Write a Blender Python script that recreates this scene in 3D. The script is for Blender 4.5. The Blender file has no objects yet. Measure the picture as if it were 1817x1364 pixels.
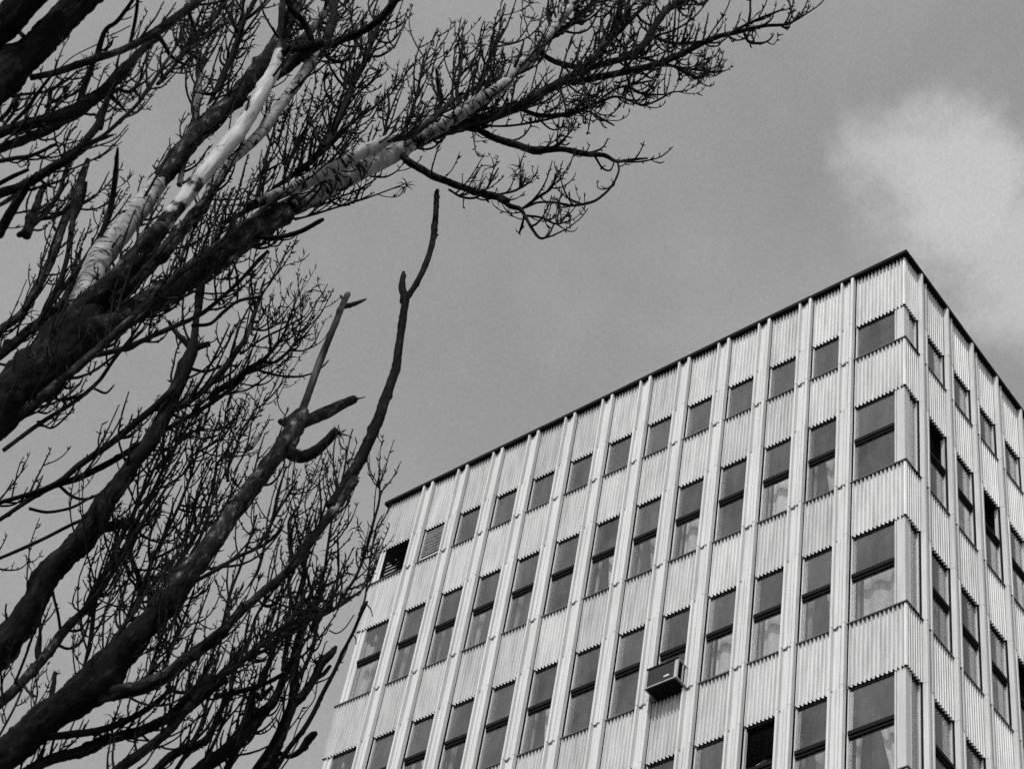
import bpy, math, random
import numpy as np
from mathutils import Vector, Matrix

# ------------------------------------------------------------------ camera, sky, sun
scene = bpy.context.scene
COL = scene.collection
ROOF = 34.615                                  # height of the roof edge above the ground
CAM = np.array([11.606, -20.063, ROOF - 33.015])
CR = np.array([[0.7934664, 0.5929469, 0.1372044], [-0.3967216, 0.6748634, -0.6222309], [-0.4615441, 0.4392874, 0.7707163]])
FPX, PW, PH = 3826.04, 1817.0, 1364.0
cam = bpy.data.cameras.new('camera'); cam_o = bpy.data.objects.new('camera', cam); COL.objects.link(cam_o)
cam.sensor_width = 36.0; cam.lens = 36.0 * FPX / PW; cam.clip_start = 0.1; cam.clip_end = 4000
cam_o.matrix_world = Matrix(((CR[0][0], -CR[1][0], -CR[2][0], CAM[0]), (CR[0][1], -CR[1][1], -CR[2][1], CAM[1]),
                             (CR[0][2], -CR[1][2], -CR[2][2], CAM[2]), (0, 0, 0, 1)))
cam.dof.use_dof = True; cam.dof.focus_distance = 24.0; cam.dof.aperture_fstop = 8.4
scene.camera = cam_o

SUN_DIR = Vector((0.236, -0.648, 0.724)).normalized()        # towards the sun
SUN_EL = math.asin(SUN_DIR.z)
sun = bpy.data.lights.new('sun', 'SUN'); sun.energy = 2.0; sun.angle = math.radians(0.53); sun.color = (1, 0.995, 0.985)
sun_o = bpy.data.objects.new('sun', sun); COL.objects.link(sun_o)
sun_o.rotation_euler = SUN_DIR.to_track_quat('Z', 'Y').to_euler(); sun_o.location = (0, -40, 80)

world = bpy.data.worlds.new('World'); scene.world = world; world.use_nodes = True
wt = world.node_tree; wt.nodes.clear()
def wn(t, **k):
    n = wt.nodes.new(t)
    for a, b in k.items(): setattr(n, a, b)
    return n
def wmath(op, a, b=None, clamp=False):
    n = wn('ShaderNodeMath', operation=op, use_clamp=clamp)
    for i, v in enumerate((a, b)):
        if v is None: continue
        if isinstance(v, (int, float)): n.inputs[i].default_value = v
        else: wt.links.new(v, n.inputs[i])
    return n.outputs[0]
sky = wn('ShaderNodeTexSky', sky_type='NISHITA', sun_disc=False, sun_elevation=SUN_EL,
         sun_rotation=math.atan2(SUN_DIR.x, SUN_DIR.y), altitude=100, air_density=1.0, dust_density=1.6, ozone_density=1.0)
bw = wn('ShaderNodeRGBToBW'); wt.links.new(sky.outputs[0], bw.inputs[0])      # black and white film
tc = wn('ShaderNodeTexCoord')
def wnoise(scale, detail, off=(0, 0, 0), rough=0.55):
    mp = wn('ShaderNodeMapping'); mp.inputs['Location'].default_value = off
    wt.links.new(tc.outputs['Generated'], mp.inputs[0])
    n = wn('ShaderNodeTexNoise'); n.inputs['Scale'].default_value = scale; n.inputs['Detail'].default_value = detail
    n.inputs['Roughness'].default_value = rough
    wt.links.new(mp.outputs[0], n.inputs['Vector'])
    return n.outputs['Fac']
def smooth(v, lo, hi):
    n = wn('ShaderNodeMapRange', interpolation_type='SMOOTHSTEP')
    wt.links.new(v, n.inputs[0]); n.inputs[1].default_value = lo; n.inputs[2].default_value = hi
    return n.outputs[0]
def puff(c, r):                                               # one soft cumulus in direction c
    d = wn('ShaderNodeVectorMath', operation='DISTANCE'); wt.links.new(tc.outputs['Generated'], d.inputs[0]); d.inputs[1].default_value = c
    v = wmath('SUBTRACT', 1.0, wmath('DIVIDE', d.outputs['Value'], r))
    v = wmath('ADD', v, wmath('MULTIPLY', wmath('SUBTRACT', wnoise(24, 6, (0.4, 0, 0), 0.58), 0.5), 1.35))
    return smooth(v, 0.02, 0.72)
bank = smooth(wnoise(2.1, 5, (3.1, 0.4, 7.7)), 0.60, 0.85)   # thin cloud elsewhere in the sky
c1 = puff((-0.258, 0.487, 0.835), 0.060); c2 = puff((-0.232, 0.530, 0.816), 0.062)
haze = wmath('MULTIPLY', smooth(wnoise(9, 4, (1.3, 5.2, 0.2)), 0.35, 0.75), 0.06)
cl = wmath('MAXIMUM', wmath('MAXIMUM', wmath('MULTIPLY', c1, 0.285), wmath('MULTIPLY', c2, 0.26)), wmath('MULTIPLY', bank, 0.6))
cl = wmath('ADD', cl, haze)
grain = wmath('ADD', 0.76, wmath('MULTIPLY', wnoise(640, 3, (0, 0, 0), 0.9), 0.46))   # fine noise added to the sky brightness, standing in for film grain
val = wmath('MULTIPLY', wmath('ADD', wmath('MULTIPLY', bw.outputs[0], wmath('SUBTRACT', 1.0, cl)), wmath('MULTIPLY', cl, 4.3)), grain)
bg = wn('ShaderNodeBackground'); wt.links.new(val, bg.inputs[0]); bg.inputs[1].default_value = 0.15
wo = wn('ShaderNodeOutputWorld'); wt.links.new(bg.outputs[0], wo.inputs[0])

vs = scene.view_settings; vs.view_transform = 'Standard'; vs.look = 'None'; vs.exposure = 0.80; vs.gamma = 1.0; vs.use_curve_mapping = False
scene.display_settings.display_device = 'sRGB'
scene.cycles.use_denoising = False
scene.cycles.sample_clamp_indirect = 2.0; scene.cycles.sample_clamp_direct = 12.0; scene.cycles.max_bounces = 8; scene.cycles.transparent_max_bounces = 12

# ------------------------------------------------------------------ helpers
def tag(o, label=None, cat=None, group=None, kind=None):
    for k, v in (('label', label), ('category', cat), ('group', group), ('kind', kind)):
        if v: o[k] = v
    return o
def thing(name, label, cat, loc, group=None):
    o = bpy.data.objects.new(name, None); COL.objects.link(o); o.location = loc; o.empty_display_size = 0.2
    return tag(o, label, cat, group)
class MB:
    """collects boxes and sheets, builds ONE mesh"""
    def __init__(s): s.v = []; s.f = []; s.m = []
    def add(s, v, f, mat=0):
        b = len(s.v); s.v += [tuple(p) for p in v]; s.f += [tuple(i + b for i in q) for q in f]; s.m += [mat] * len(f)
    def box(s, x0, x1, y0, y1, z0, z1, mat=0):
        s.add([(x0, y0, z0), (x1, y0, z0), (x1, y1, z0), (x0, y1, z0), (x0, y0, z1), (x1, y0, z1), (x1, y1, z1), (x0, y1, z1)],
              [(0, 3, 2, 1), (4, 5, 6, 7), (0, 1, 5, 4), (1, 2, 6, 5), (2, 3, 7, 6), (3, 0, 4, 7)], mat)
    def prism(s, prof, z0, z1, mat=0):
        n = len(prof)
        s.add([(x, y, z0) for x, y in prof] + [(x, y, z1) for x, y in prof],
              [(i, (i + 1) % n, n + (i + 1) % n, n + i) for i in range(n)] + [tuple(range(n))[::-1], tuple(range(n, 2 * n))], mat)
    def mesh(s, name, mats):
        me = bpy.data.meshes.new(name); me.from_pydata(s.v, [], s.f)
        for m in mats: me.materials.append(m)
        me.polygons.foreach_set('material_index', s.m); me.update()
        return me
def link(name, me, parent=None, loc=(0, 0, 0), rz=0.0):
    o = bpy.data.objects.new(name, me); COL.objects.link(o); o.parent = parent; o.location = loc; o.rotation_euler = (0, 0, rz)
    return o

# ------------------------------------------------------------------ materials (all neutral: black and white film)
def mat(name):
    m = bpy.data.materials.new(name); m.use_nodes = True; nt = m.node_tree
    return m, nt, nt.nodes['Principled BSDF']
def noise_node(nt, scale, detail=4, vec=None, rough=0.55):
    n = nt.nodes.new('ShaderNodeTexNoise'); n.inputs['Scale'].default_value = scale; n.inputs['Detail'].default_value = detail; n.inputs['Roughness'].default_value = rough
    if vec is not None: nt.links.new(vec, n.inputs['Vector'])
    return n.outputs['Fac']
def ramp(nt, fac, stops):
    r = nt.nodes.new('ShaderNodeValToRGB'); nt.links.new(fac, r.inputs[0]); e = r.color_ramp.elements
    while len(e) < len(stops): e.new(0.5)
    for k, (p, c) in zip(e, stops): k.position = p; k.color = (c, c, c, 1)
    return r.outputs[0]
def mul(nt, a, b):
    n = nt.nodes.new('ShaderNodeMix'); n.data_type = 'RGBA'; n.blend_type = 'MULTIPLY'; n.inputs['Factor'].default_value = 1
    nt.links.new(a, n.inputs['A']); nt.links.new(b, n.inputs['B']); return n.outputs['Result']
def mapping(nt, src, scale):
    mp = nt.nodes.new('ShaderNodeMapping'); mp.inputs['Scale'].default_value = scale; nt.links.new(src, mp.inputs[0]); return mp.outputs[0]
def bump(nt, fac, bs, strength, dist):
    b = nt.nodes.new('ShaderNodeBump'); b.inputs['Strength'].default_value = strength; b.inputs['Distance'].default_value = dist
    nt.links.new(fac, b.inputs['Height']); nt.links.new(b.outputs[0], bs.inputs['Normal'])

def metal(name, base, rough, spec=0.5, metallic=0.0, var=0.10, dirt=0.25):
    m, nt, bs = mat(name)
    tco = nt.nodes.new('ShaderNodeTexCoord'); geo = nt.nodes.new('ShaderNodeNewGeometry'); oi = nt.nodes.new('ShaderNodeObjectInfo')
    per = ramp(nt, oi.outputs['Random'], [(0, 1 - var), (1, 1.0)])
    streak = noise_node(nt, 1.0, 5, mapping(nt, geo.outputs['Position'], (9, 9, 0.9)), 0.65)
    d = ramp(nt, streak, [(0.28, 1 - dirt), (0.58, 1.0)])
    fine = ramp(nt, noise_node(nt, 60, 3, geo.outputs['Position']), [(0.3, 0.92), (0.7, 1.0)])
    base_n = nt.nodes.new('ShaderNodeRGB'); base_n.outputs[0].default_value = (base, base, base, 1)
    c = mul(nt, mul(nt, mul(nt, base_n.outputs[0], per), d), fine)
    nt.links.new(c, bs.inputs['Base Color']); bs.inputs['Roughness'].default_value = rough
    bs.inputs['Metallic'].default_value = metallic; bs.inputs['Specular IOR Level'].default_value = spec
    return m
M_PANEL = metal('ribbed_aluminium', 0.54, 0.5, 0.3, 0.0, 0.20, 0.34)
M_MULL = metal('mullion_aluminium', 0.50, 0.4, 0.4, 0.0, 0.08, 0.2)
M_FRAME = metal('frame_aluminium', 0.42, 0.4, 0.5, 0.0, 0.1, 0.2)
M_SILL = metal('sill_aluminium', 0.10, 0.5, 0.4, 0.0, 0.1, 0.3)
M_DARK = metal('dark_steel', 0.010, 0.7, 0.05, 0.0, 0.2, 0.3)
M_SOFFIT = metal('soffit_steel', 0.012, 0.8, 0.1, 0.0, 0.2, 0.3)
M_LOUV = metal('louver_aluminium', 0.55, 0.45, 0.5, 0.0, 0.3, 0.3)
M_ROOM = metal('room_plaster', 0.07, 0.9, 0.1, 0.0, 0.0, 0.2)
M_SIDE = metal('side_wall_paint', 0.4, 0.7, 0.3, 0.0, 0.0, 0.2)
M_ACBOX = metal('ac_casing', 0.30, 0.5, 0.4, 0.0, 0.0, 0.3)
M_ACFRONT = metal('ac_grille', 0.05, 0.5, 0.4, 0.0, 0.0, 0.3)

def glass():
    m, nt, bs = mat('window_glass'); nt.nodes.remove(bs); out = nt.nodes['Material Output']
    geo = nt.nodes.new('ShaderNodeNewGeometry'); oi = nt.nodes.new('ShaderNodeObjectInfo')
    fr = nt.nodes.new('ShaderNodeFresnel'); ir = nt.nodes.new('ShaderNodeMapRange'); nt.links.new(geo.outputs['Backfacing'], ir.inputs[0]); ir.inputs[3].default_value = 1.53; ir.inputs[4].default_value = 1 / 1.53; nt.links.new(ir.outputs[0], fr.inputs['IOR'])
    tr = nt.nodes.new('ShaderNodeBsdfTransparent'); tr.inputs[0].default_value = (0.86, 0.86, 0.86, 1)
    gl = nt.nodes.new('ShaderNodeBsdfGlossy'); gl.inputs['Roughness'].default_value = 0.03
    refl = ramp(nt, oi.outputs['Random'], [(0, 0.55), (1, 1.0)]); nt.links.new(refl, gl.inputs[0])
    b = nt.nodes.new('ShaderNodeBump'); b.inputs['Strength'].default_value = 0.05; b.inputs['Distance'].default_value = 0.02
    nt.links.new(noise_node(nt, 2.2, 2, geo.outputs['Position']), b.inputs['Height']); nt.links.new(b.outputs[0], gl.inputs['Normal'])
    dust = nt.nodes.new('ShaderNodeBsdfDiffuse'); dust.inputs[0].default_value = (0.35, 0.35, 0.35, 1)
    mx = nt.nodes.new('ShaderNodeMixShader'); nt.links.new(fr.outputs[0], mx.inputs[0]); nt.links.new(tr.outputs[0], mx.inputs[1]); nt.links.new(gl.outputs[0], mx.inputs[2])
    m2 = nt.nodes.new('ShaderNodeMixShader'); nt.links.new(mx.outputs[0], m2.inputs[1]); nt.links.new(dust.outputs[0], m2.inputs[2])
    df = nt.nodes.new('ShaderNodeMapRange'); nt.links.new(noise_node(nt, 3.0, 5, mapping(nt, geo.outputs['Position'], (1, 1, 0.35)), 0.7), df.inputs[0])
    df.inputs[1].default_value = 0.35; df.inputs[2].default_value = 0.8; df.inputs[3].default_value = 0.03; df.inputs[4].default_value = 0.14
    nt.links.new(df.outputs[0], m2.inputs[0]); nt.links.new(m2.outputs[0], out.inputs[0])
    return m
M_GLASS = glass()
def cloth():
    m, nt, bs = mat('curtain_cloth'); geo = nt.nodes.new('ShaderNodeNewGeometry'); oi = nt.nodes.new('ShaderNodeObjectInfo')
    a = ramp(nt, oi.outputs['Random'], [(0, 0.45), (1, 0.75)]); b = ramp(nt, noise_node(nt, 14, 3, mapping(nt, geo.outputs['Position'], (1, 1, 0.15))), [(0.3, 0.7), (0.7, 1.0)])
    nt.links.new(mul(nt, a, b), bs.inputs['Base Color']); bs.inputs['Roughness'].default_value = 0.9; bs.inputs['Specular IOR Level'].default_value = 0.1
    return m
M_CLOTH = cloth()

def bark(kind):
    m, nt, bs = mat('bark_' + kind); at = nt.nodes.new('ShaderNodeAttribute'); at.attribute_name = 'bark'; v = at.outputs['Vector']
    bs.inputs['Specular IOR Level'].default_value = 0.03; bs.inputs['Roughness'].default_value = 0.9
    sep = nt.nodes.new('ShaderNodeSeparateXYZ'); nt.links.new(v, sep.inputs[0])
    if kind in ('smooth', 'pale'):                           # pale bark comes out of the dark bark below it in patches
        mx = nt.nodes.new('ShaderNodeMath'); mx.operation = 'MULTIPLY_ADD'; nt.links.new(noise_node(nt, 6, 5, v, 0.65), mx.inputs[0]); mx.inputs[1].default_value = 1.5
        nt.links.new(sep.outputs[2], mx.inputs[2]); fade = ramp(nt, mx.outputs[0], [(0.80, 0.05), (1.0, 1.0)])
    if kind == 'smooth':                                     # pale poplar bark, dark rings and lenticels
        body = ramp(nt, noise_node(nt, 9, 5, v, 0.6), [(0.3, 0.10), (0.7, 0.30)])
        where = ramp(nt, noise_node(nt, 3.2, 2, v), [(0.50, 1.0), (0.64, 0.0)])
        ring = ramp(nt, noise_node(nt, 1.0, 3, mapping(nt, v, (2.2, 2.2, 6.5)), 0.5), [(0.478, 0.0), (0.494, 1.0), (0.506, 1.0), (0.522, 0.0)])
        inv = nt.nodes.new('ShaderNodeInvert'); nt.links.new(mul(nt, where, ring), inv.inputs['Color'])
        lent = ramp(nt, noise_node(nt, 1.0, 2, mapping(nt, v, (30, 30, 95)), 0.6), [(0.31, 0.2), (0.38, 1.0)])
        blot = ramp(nt, noise_node(nt, 4.0, 5, v, 0.65), [(0.34, 0.06), (0.42, 1.0)])
        c = mul(nt, mul(nt, mul(nt, mul(nt, body, inv.outputs[0]), lent), blot), fade)
        bump(nt, inv.outputs[0], bs, 0.4, 0.01)
    elif kind == 'pale':                                     # bare barkless wood
        body = ramp(nt, noise_node(nt, 1.0, 6, mapping(nt, v, (34, 34, 3)), 0.68), [(0.3, 0.13), (0.68, 0.42)])
        blot = ramp(nt, noise_node(nt, 4.5, 6, mapping(nt, v, (1, 1, 0.6)), 0.68), [(0.385, 0.05), (0.47, 1.0)])
        c = mul(nt, mul(nt, body, blot), fade); bump(nt, blot, bs, 0.5, 0.012)
    elif kind == 'patchy':                                   # furrowed bark scaling off in pale flakes
        n = noise_node(nt, 11, 6, mapping(nt, v, (1.3, 1.3, 0.55)), 0.68)
        c = ramp(nt, n, [(0.42, 0.005), (0.54, 0.016), (0.61, 0.05), (0.73, 0.24)]); bump(nt, n, bs, 0.9, 0.02)
    elif kind == 'weathered':                                # grey dead wood
        n = noise_node(nt, 1.0, 5, mapping(nt, v, (14, 14, 2.2)), 0.62)
        c = ramp(nt, n, [(0.36, 0.015), (0.52, 0.06), (0.7, 0.20)]); bump(nt, n, bs, 0.5, 0.01)
    elif kind == 'rough':
        n = noise_node(nt, 12, 6, mapping(nt, v, (1.6, 1.6, 0.4)), 0.68)
        c = ramp(nt, n, [(0.42, 0.004), (0.58, 0.010), (0.70, 0.035), (0.82, 0.10)]); bump(nt, n, bs, 1.0, 0.025)
    else:                                                    # twig
        geo = nt.nodes.new('ShaderNodeNewGeometry')
        c = ramp(nt, noise_node(nt, 8, 3, geo.outputs['Position']), [(0.3, 0.004), (0.7, 0.014)])
    nt.links.new(c, bs.inputs['Base Color'])
    return m
BARK = {k: bark(n) for k, n in (('s', 'smooth'), ('p', 'pale'), ('q', 'patchy'), ('r', 'rough'), ('t', 'twig'), ('w', 'weathered'))}

def ground_mat():
    m, nt, bs = mat('ground_asphalt'); geo = nt.nodes.new('ShaderNodeNewGeometry')
    nt.links.new(ramp(nt, noise_node(nt, 0.7, 6, geo.outputs['Position']), [(0.3, 0.05), (0.7, 0.10)]), bs.inputs['Base Color']); bs.inputs['Roughness'].default_value = 0.9
    return m
g = MB(); g.add([(-900, -900, 0), (900, -900, 0), (900, 900, 0), (-900, 900, 0)], [(0, 1, 2, 3)])
tag(link('ground', g.mesh('ground', [ground_mat()])), 'grey asphalt ground around the building and trees', kind='structure')

# ------------------------------------------------------------------ the office block
ML, CL, EL, MR, CRR, MW = 0.9117, 1.0407, 12.321, 0.932, 0.7508, 0.272
LV = [0.0, -1.51, -2.514, -3.81, -5.81, -7.11, -9.107, -10.411, -12.408, -13.712]
NR = 9                                                        # right-hand bays built
DEPTH_R = CRR + NR * MR
B = thing('office_building', 'tall office block with ribbed pale metal spandrels and dark windows, its corner towards the viewer', 'building', (0, 0, 0))
RZL, RZR = math.pi, -math.pi / 2
def lpos(s, z): return (-s, 0, ROOF + z)
def rpos(s, z): return (0, s, ROOF + z)
PITCH, AMP = 0.0735, 0.025
def corr(L):
    """(x, y) profile of ribbed sheet L long, outer ridges at y = 0"""
    n = max(2, round(L / PITCH)); p = L / n; pts = []
    for i in range(n):
        for t, y in ((0.0, -1), (0.22, -0.92), (0.36, -0.15), (0.47, 0.9), (0.61, 0.9), (0.72, -0.15), (0.86, -0.92)): pts.append(((i + t) * p, (y - 1) * AMP))
    pts.append((L, -2 * AMP)); return pts
def sheet(mb, outer, inner, z0, z1):
    n = len(outer)
    mb.add([(x, y, z0) for x, y in outer] + [(x, y, z1) for x, y in outer], [(i, i + 1, n + i + 1, n + i) for i in range(n - 1)], 0)
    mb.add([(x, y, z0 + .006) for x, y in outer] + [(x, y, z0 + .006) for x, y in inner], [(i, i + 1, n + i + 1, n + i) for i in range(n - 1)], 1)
bands = [(-0.08, LV[1]), (LV[2], LV[3]), (LV[4], LV[5]), (LV[6], LV[7]), (LV[8], LV[9])]
rows = [(LV[1], LV[2]), (LV[3], LV[4]), (LV[5], LV[6]), (LV[7], LV[8])]
WB = ML - MW                                                   # clear width of a left-hand bay
WR = MR - MW
cache = {}
def panel_mesh(w, h):
    k = ('p', round(w, 3), round(h, 3))
    if k not in cache:
        mb = MB(); o = [(x - w / 2, y) for x, y in corr(w)]; sheet(mb, o, [(x, -0.20) for x, y in o], -h, 0)
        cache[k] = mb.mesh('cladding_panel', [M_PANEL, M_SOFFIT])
    return cache[k]
rng = random.Random(5)
def put(name, me, face, s, z, parent=B, dy=0.0):
    if face == 'L': return link(name, me, parent, (-s, -dy, ROOF + z), RZL)
    return link(name, me, parent, (dy, s, ROOF + z), RZR)

# ribbed spandrel panels, plus the panels that wrap the two corners
for z1, z0 in bands:
    for k in range(1, 12): put('cladding_panel', panel_mesh(WB, z1 - z0), 'L', CL + (k - 1) * ML + MW + WB / 2, z1, dy=rng.uniform(-.004, .004))
    for k in range(1, NR + 1): put('cladding_panel', panel_mesh(WR, z1 - z0), 'R', CRR + (k - 1) * MR + WR / 2, z1, dy=rng.uniform(-.003, .003))
    def wrap(sL, sR, end):
        a = corr(sL - 0.06); c = corr(sR - 0.06)
        o = [(-sL + x, -y) for x, y in a]
        i = [(min(-0.20, -sL + x), 0.20) for x, y in a]
        for t in range(1, 6):
            th = math.radians(90 * t / 6); o.append((-0.06 + 0.06 * math.sin(th), 0.06 - 0.06 * math.cos(th))); i.append((-0.20, 0.20))
        for x, y in c: o.append((y, 0.06 + x)); i.append((-0.20, max(0.20, 0.06 + x)))
        if end: o = [(-x - EL, y) for x, y in o]; i = [(-x - EL, y) for x, y in i]
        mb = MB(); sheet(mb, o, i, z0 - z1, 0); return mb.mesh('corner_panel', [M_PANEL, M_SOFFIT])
    link('corner_panel', wrap(CL, CRR - MW, False), B, (0, 0, ROOF + z1))
    link('corner_panel', wrap(EL - (CL + 11 * ML + MW), 0.5, True), B, (0, 0, ROOF + z1))

# mullion covers, one length per band and per window row
def mull_mesh(h, wide, face):
    k = ('m', round(h, 3), wide, face)
    if k not in cache:
        w = MW / 2; mb = MB(); d = 0.075; e2 = 0.072 if face == 'L' else 0.022
        if wide:   # beside the windows: a front with shallow grooves between two lips
            y = .026; q = [(-w, -.21), (-w, d), (-w + .052, d), (-w + .056, .016), (-.05, .016), (-.045, .034), (-.014, .034), (-.009, .016), (.012, .016), (.017, .034), (.048, .034), (.052, .016), (w - .042, .016), (w - .04, e2), (w, e2), (w, -.21)]
        else:      # beside the ribbed panels: a recess between two lips
            y = -.012; q = [(-w, -.21), (-w, d), (-w + .052, d), (-w + .056, -.012), (-.032, -.012), (-.027, .010), (.016, .010), (.021, -.012), (w - .036, -.012), (w - .034, e2), (w, e2), (w, -.21)]
        if face == 'R': q = [(x, min(yy, -.012) if abs(x) < w - .06 and yy < .06 else yy) for x, yy in q]
        q = [(x, max(yy, -.013)) for x, yy in q]; sg = 1
        if face == 'R': q = [(-x, yy) for x, yy in q][::-1]; sg = -1
        mb.prism(q[::-1], -h + .004, -.004); mb.box(-w + .004, w - .004, -.21, -.014, -h + .001, -.001, 1)
        for x, dy, z0, z1 in ((w - .062, .010, -.022, -.012), (.0, .008, -h + .012, -h + .022)): mb.box(min(sg * x, sg * (x + .02)), max(sg * x, sg * (x + .02)), y, y + dy, z0, z1, 1)
        cache[k] = mb.mesh('mullion', [M_MULL, M_DARK])
    return cache[k]
for face, n, c0, step in (('L', 12, CL + MW / 2, ML), ('R', NR + 1, CRR - MW / 2, MR)):
    for j in range(n):
        for z1, z0 in bands: put('mullion', mull_mesh(z1 - z0, False, face), face, c0 + j * step, z1, dy=rng.uniform(-.003, .003))
        for z1, z0 in rows: put('mullion', mull_mesh(z1 - z0, True, face), face, c0 + j * step, z1, dy=rng.uniform(-.003, .003))

# windows: frame > pane, transom, sill, curtain
def box_mesh(key, fn, name, mats):
    if key not in cache:
        mb = MB(); fn(mb); cache[key] = mb.mesh(name, mats)
    return cache[key]
FY = -0.076                                                    # glazing plane
def window(face, s, z, w, h, tall, curtain=None, opened=False):
    key = (round(w, 3), round(h, 3), tall)
    def frame(mb):
        W2 = w / 2; g = 0.012
        mb.box(-W2, -W2 + g, -.19, -.175, -h, 0, 1); mb.box(W2 - g, W2, -.19, -.175, -h, 0, 1)
        mb.box(-W2 + g, -W2 + g + .026, FY - .03, FY + .03, -h, -.02); mb.box(W2 - g - .026, W2 - g, FY - .03, FY + .03, -h, -.02)
        mb.box(-W2 + g + .026, W2 - g - .026, FY - .03, FY + .02, -.046, -.02, 1); mb.box(-W2 + g + .026, W2 - g - .026, FY - .03, FY + .02, -h + .02, -h + .045)
    f = put('window', box_mesh(('f',) + key, frame, 'window', [M_FRAME, M_DARK]), face, s, z)
    a = w / 2 - .038
    def sub(name, me, loc=(0, 0, 0)): return link(name, me, f, loc)
    def sill(mb): mb.box(-w / 2, w / 2, -.20, .018, -h + .001, -h + .019)
    sub('sill', box_mesh(('s',) + key, sill, 'sill', [M_SILL]))
    if not tall:
        sub('pane', box_mesh(('g',) + key, lambda mb: mb.box(-a, a, FY - .004, FY + .004, -h + .045, -.046), 'pane', [M_GLASS]))
    else:
        t = -0.47 * h
        def tr(mb):
            mb.box(-a, a, FY - .04, FY + .055, t - .02, t + .055); mb.box(-a, a, FY - .04, FY + .035, t - .075, t - .035)
            mb.box(-a, a, FY - .035, FY + .01, t - .035, t - .02)
        sub('transom', box_mesh(('t',) + key, tr, 'transom', [M_DARK]))
        hu = t + .055
        if opened:   # upper sash tipped inwards about its lower edge
            def sash(mb):
                mb.box(-a, a, -.004, .004, 0.03, -.046 - hu); mb.box(-a, -a + .035, -.02, .02, 0, -.046 - hu, 1); mb.box(a - .035, a, -.02, .02, 0, -.046 - hu, 1)
                mb.box(-a, a, -.02, .02, 0, .03, 1)
            o = sub('open_sash', box_mesh(('o',) + key, sash, 'open_sash', [M_GLASS, M_FRAME]), (0, FY - .02, hu)); o.rotation_euler = (math.radians(38), 0, 0)
            o['label'] = 'upper sash tipped open inwards'
        else:
            sub('pane', box_mesh(('u',) + key, lambda mb: mb.box(-a, a, FY - .004, FY + .004, hu, -.046), 'pane', [M_GLASS]))
        sub('pane', box_mesh(('l',) + key, lambda mb: mb.box(-a, a, FY - .004, FY + .004, -h + .045, t - .075), 'pane', [M_GLASS]))
    if curtain:
        def cur(mb):
            n = 40; top = (-.47 * h + .24) if tall else -.05
            if curtain == 'high': top = -.05
            xs = []
            rr = random.Random(sum(map(ord, curtain)) + int(w * 100))
            for q in range(2):
                if q == 0: lo, hi = -a, {'full': a * .75, 'left': a * .25, 'high': a * .3, 'tied': a * -.05, 'right': -a + .04}[curtain]
                else: lo, hi = {'full': a * .97, 'left': a * .85, 'high': a * .9, 'tied': a * .7, 'right': a * -.1}[curtain], a
                kb = {'tied': .35, 'left': .62, 'right': .45}.get(curtain, 1.0)
                ph = rr.uniform(0, 6); v0 = []; v1 = []
                for i in range(n + 1):
                    u = i / n; y = -.25 + .028 * math.sin(u * 17 + ph + 1.7 * math.sin(u * 5))
                    x = lo + (hi - lo) * u; xb = (lo + (hi - lo) * u * kb) if q == 0 else (hi - (hi - lo) * (1 - u) * kb)
                    v1.append((x, y, top)); v0.append((xb, y - .01, -h + .03))
                mb.add(v0 + v1, [(i, i + 1, n + 2 + i, n + 1 + i) for i in range(n)])
        sub('curtain', box_mesh(('c', curtain) + key, cur, 'curtain', [M_CLOTH]))
    return f
CUR = {1: {0: None, 1: 'left', 2: 'full', 3: None, 4: 'full', 5: 'left', 6: 'left', 7: None, 8: 'tied', 9: 'tied', 10: 'left', 11: 'tied', 12: 'right'},
       2: {0: 'full', 1: 'tied', 2: 'full', 3: 'full', 4: None, 5: None, 6: None, 7: 'left', 8: None, 9: 'tied', 10: 'left', 11: 'tied', 12: 'left'},
       3: {0: 'tied', 1: 'left', 2: None, 3: 'tied', 4: None, 5: 'left', 6: 'full', 7: None, 8: 'full', 9: None, 10: 'left', 11: None, 12: 'full'}}
def louver(s, z, w, h, m, n, strip):
    def fr(mb):
        mb.box(-w / 2, -w / 2 + .025, -.13, -.05, -h, -.01); mb.box(w / 2 - .025, w / 2, -.13, -.05, -h, -.01); mb.box(-w / 2, w / 2, -.45, -.44, -h, 0, 1)
        mb.box(-w / 2 + .025, w / 2 - .025, -.44, -.13, -.02, -.01, 1)
        if strip: mb.box(-w / 2 + .025, w / 2 - .025, -.12, -.075, -h + .02, -h + .2)
    f = put('louver', box_mesh(('lf', w, h), fr, 'louver', [M_FRAME if strip else M_DARK, M_DARK]), 'L', s, z)
    f['label'] = 'ventilation louver of pale slats' if strip else 'ventilation louver of dark slats'
    lo = -h + (.22 if strip else .04); st = (-.04 - lo) / n
    a = w / 2 - .03
    me = box_mesh(('ls', w, m.name), lambda mb: mb.add([(-a, -.03, -.012), (a, -.03, -.012), (a, .03, -.04), (-a, .03, -.04), (-a, -.03, -.004), (a, -.03, -.004), (a, .03, -.032), (-a, .03, -.032)],
                  [(0, 3, 2, 1), (4, 5, 6, 7), (0, 1, 5, 4), (1, 2, 6, 5), (2, 3, 7, 6), (3, 0, 4, 7)]), 'slat', [m])
    for i in range(n): link('slat', me, f, (0, -.085, lo + st * (i + .9))).rotation_euler = (rng.uniform(-.12, .12), rng.uniform(-.012, .012), 0)
    put('sill', box_mesh(('lsill', w), lambda mb: mb.box(-w / 2, w / 2, -.20, .018, .001, .019), 'sill', [M_SILL]), 'L', s, z - h, parent=B)
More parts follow.
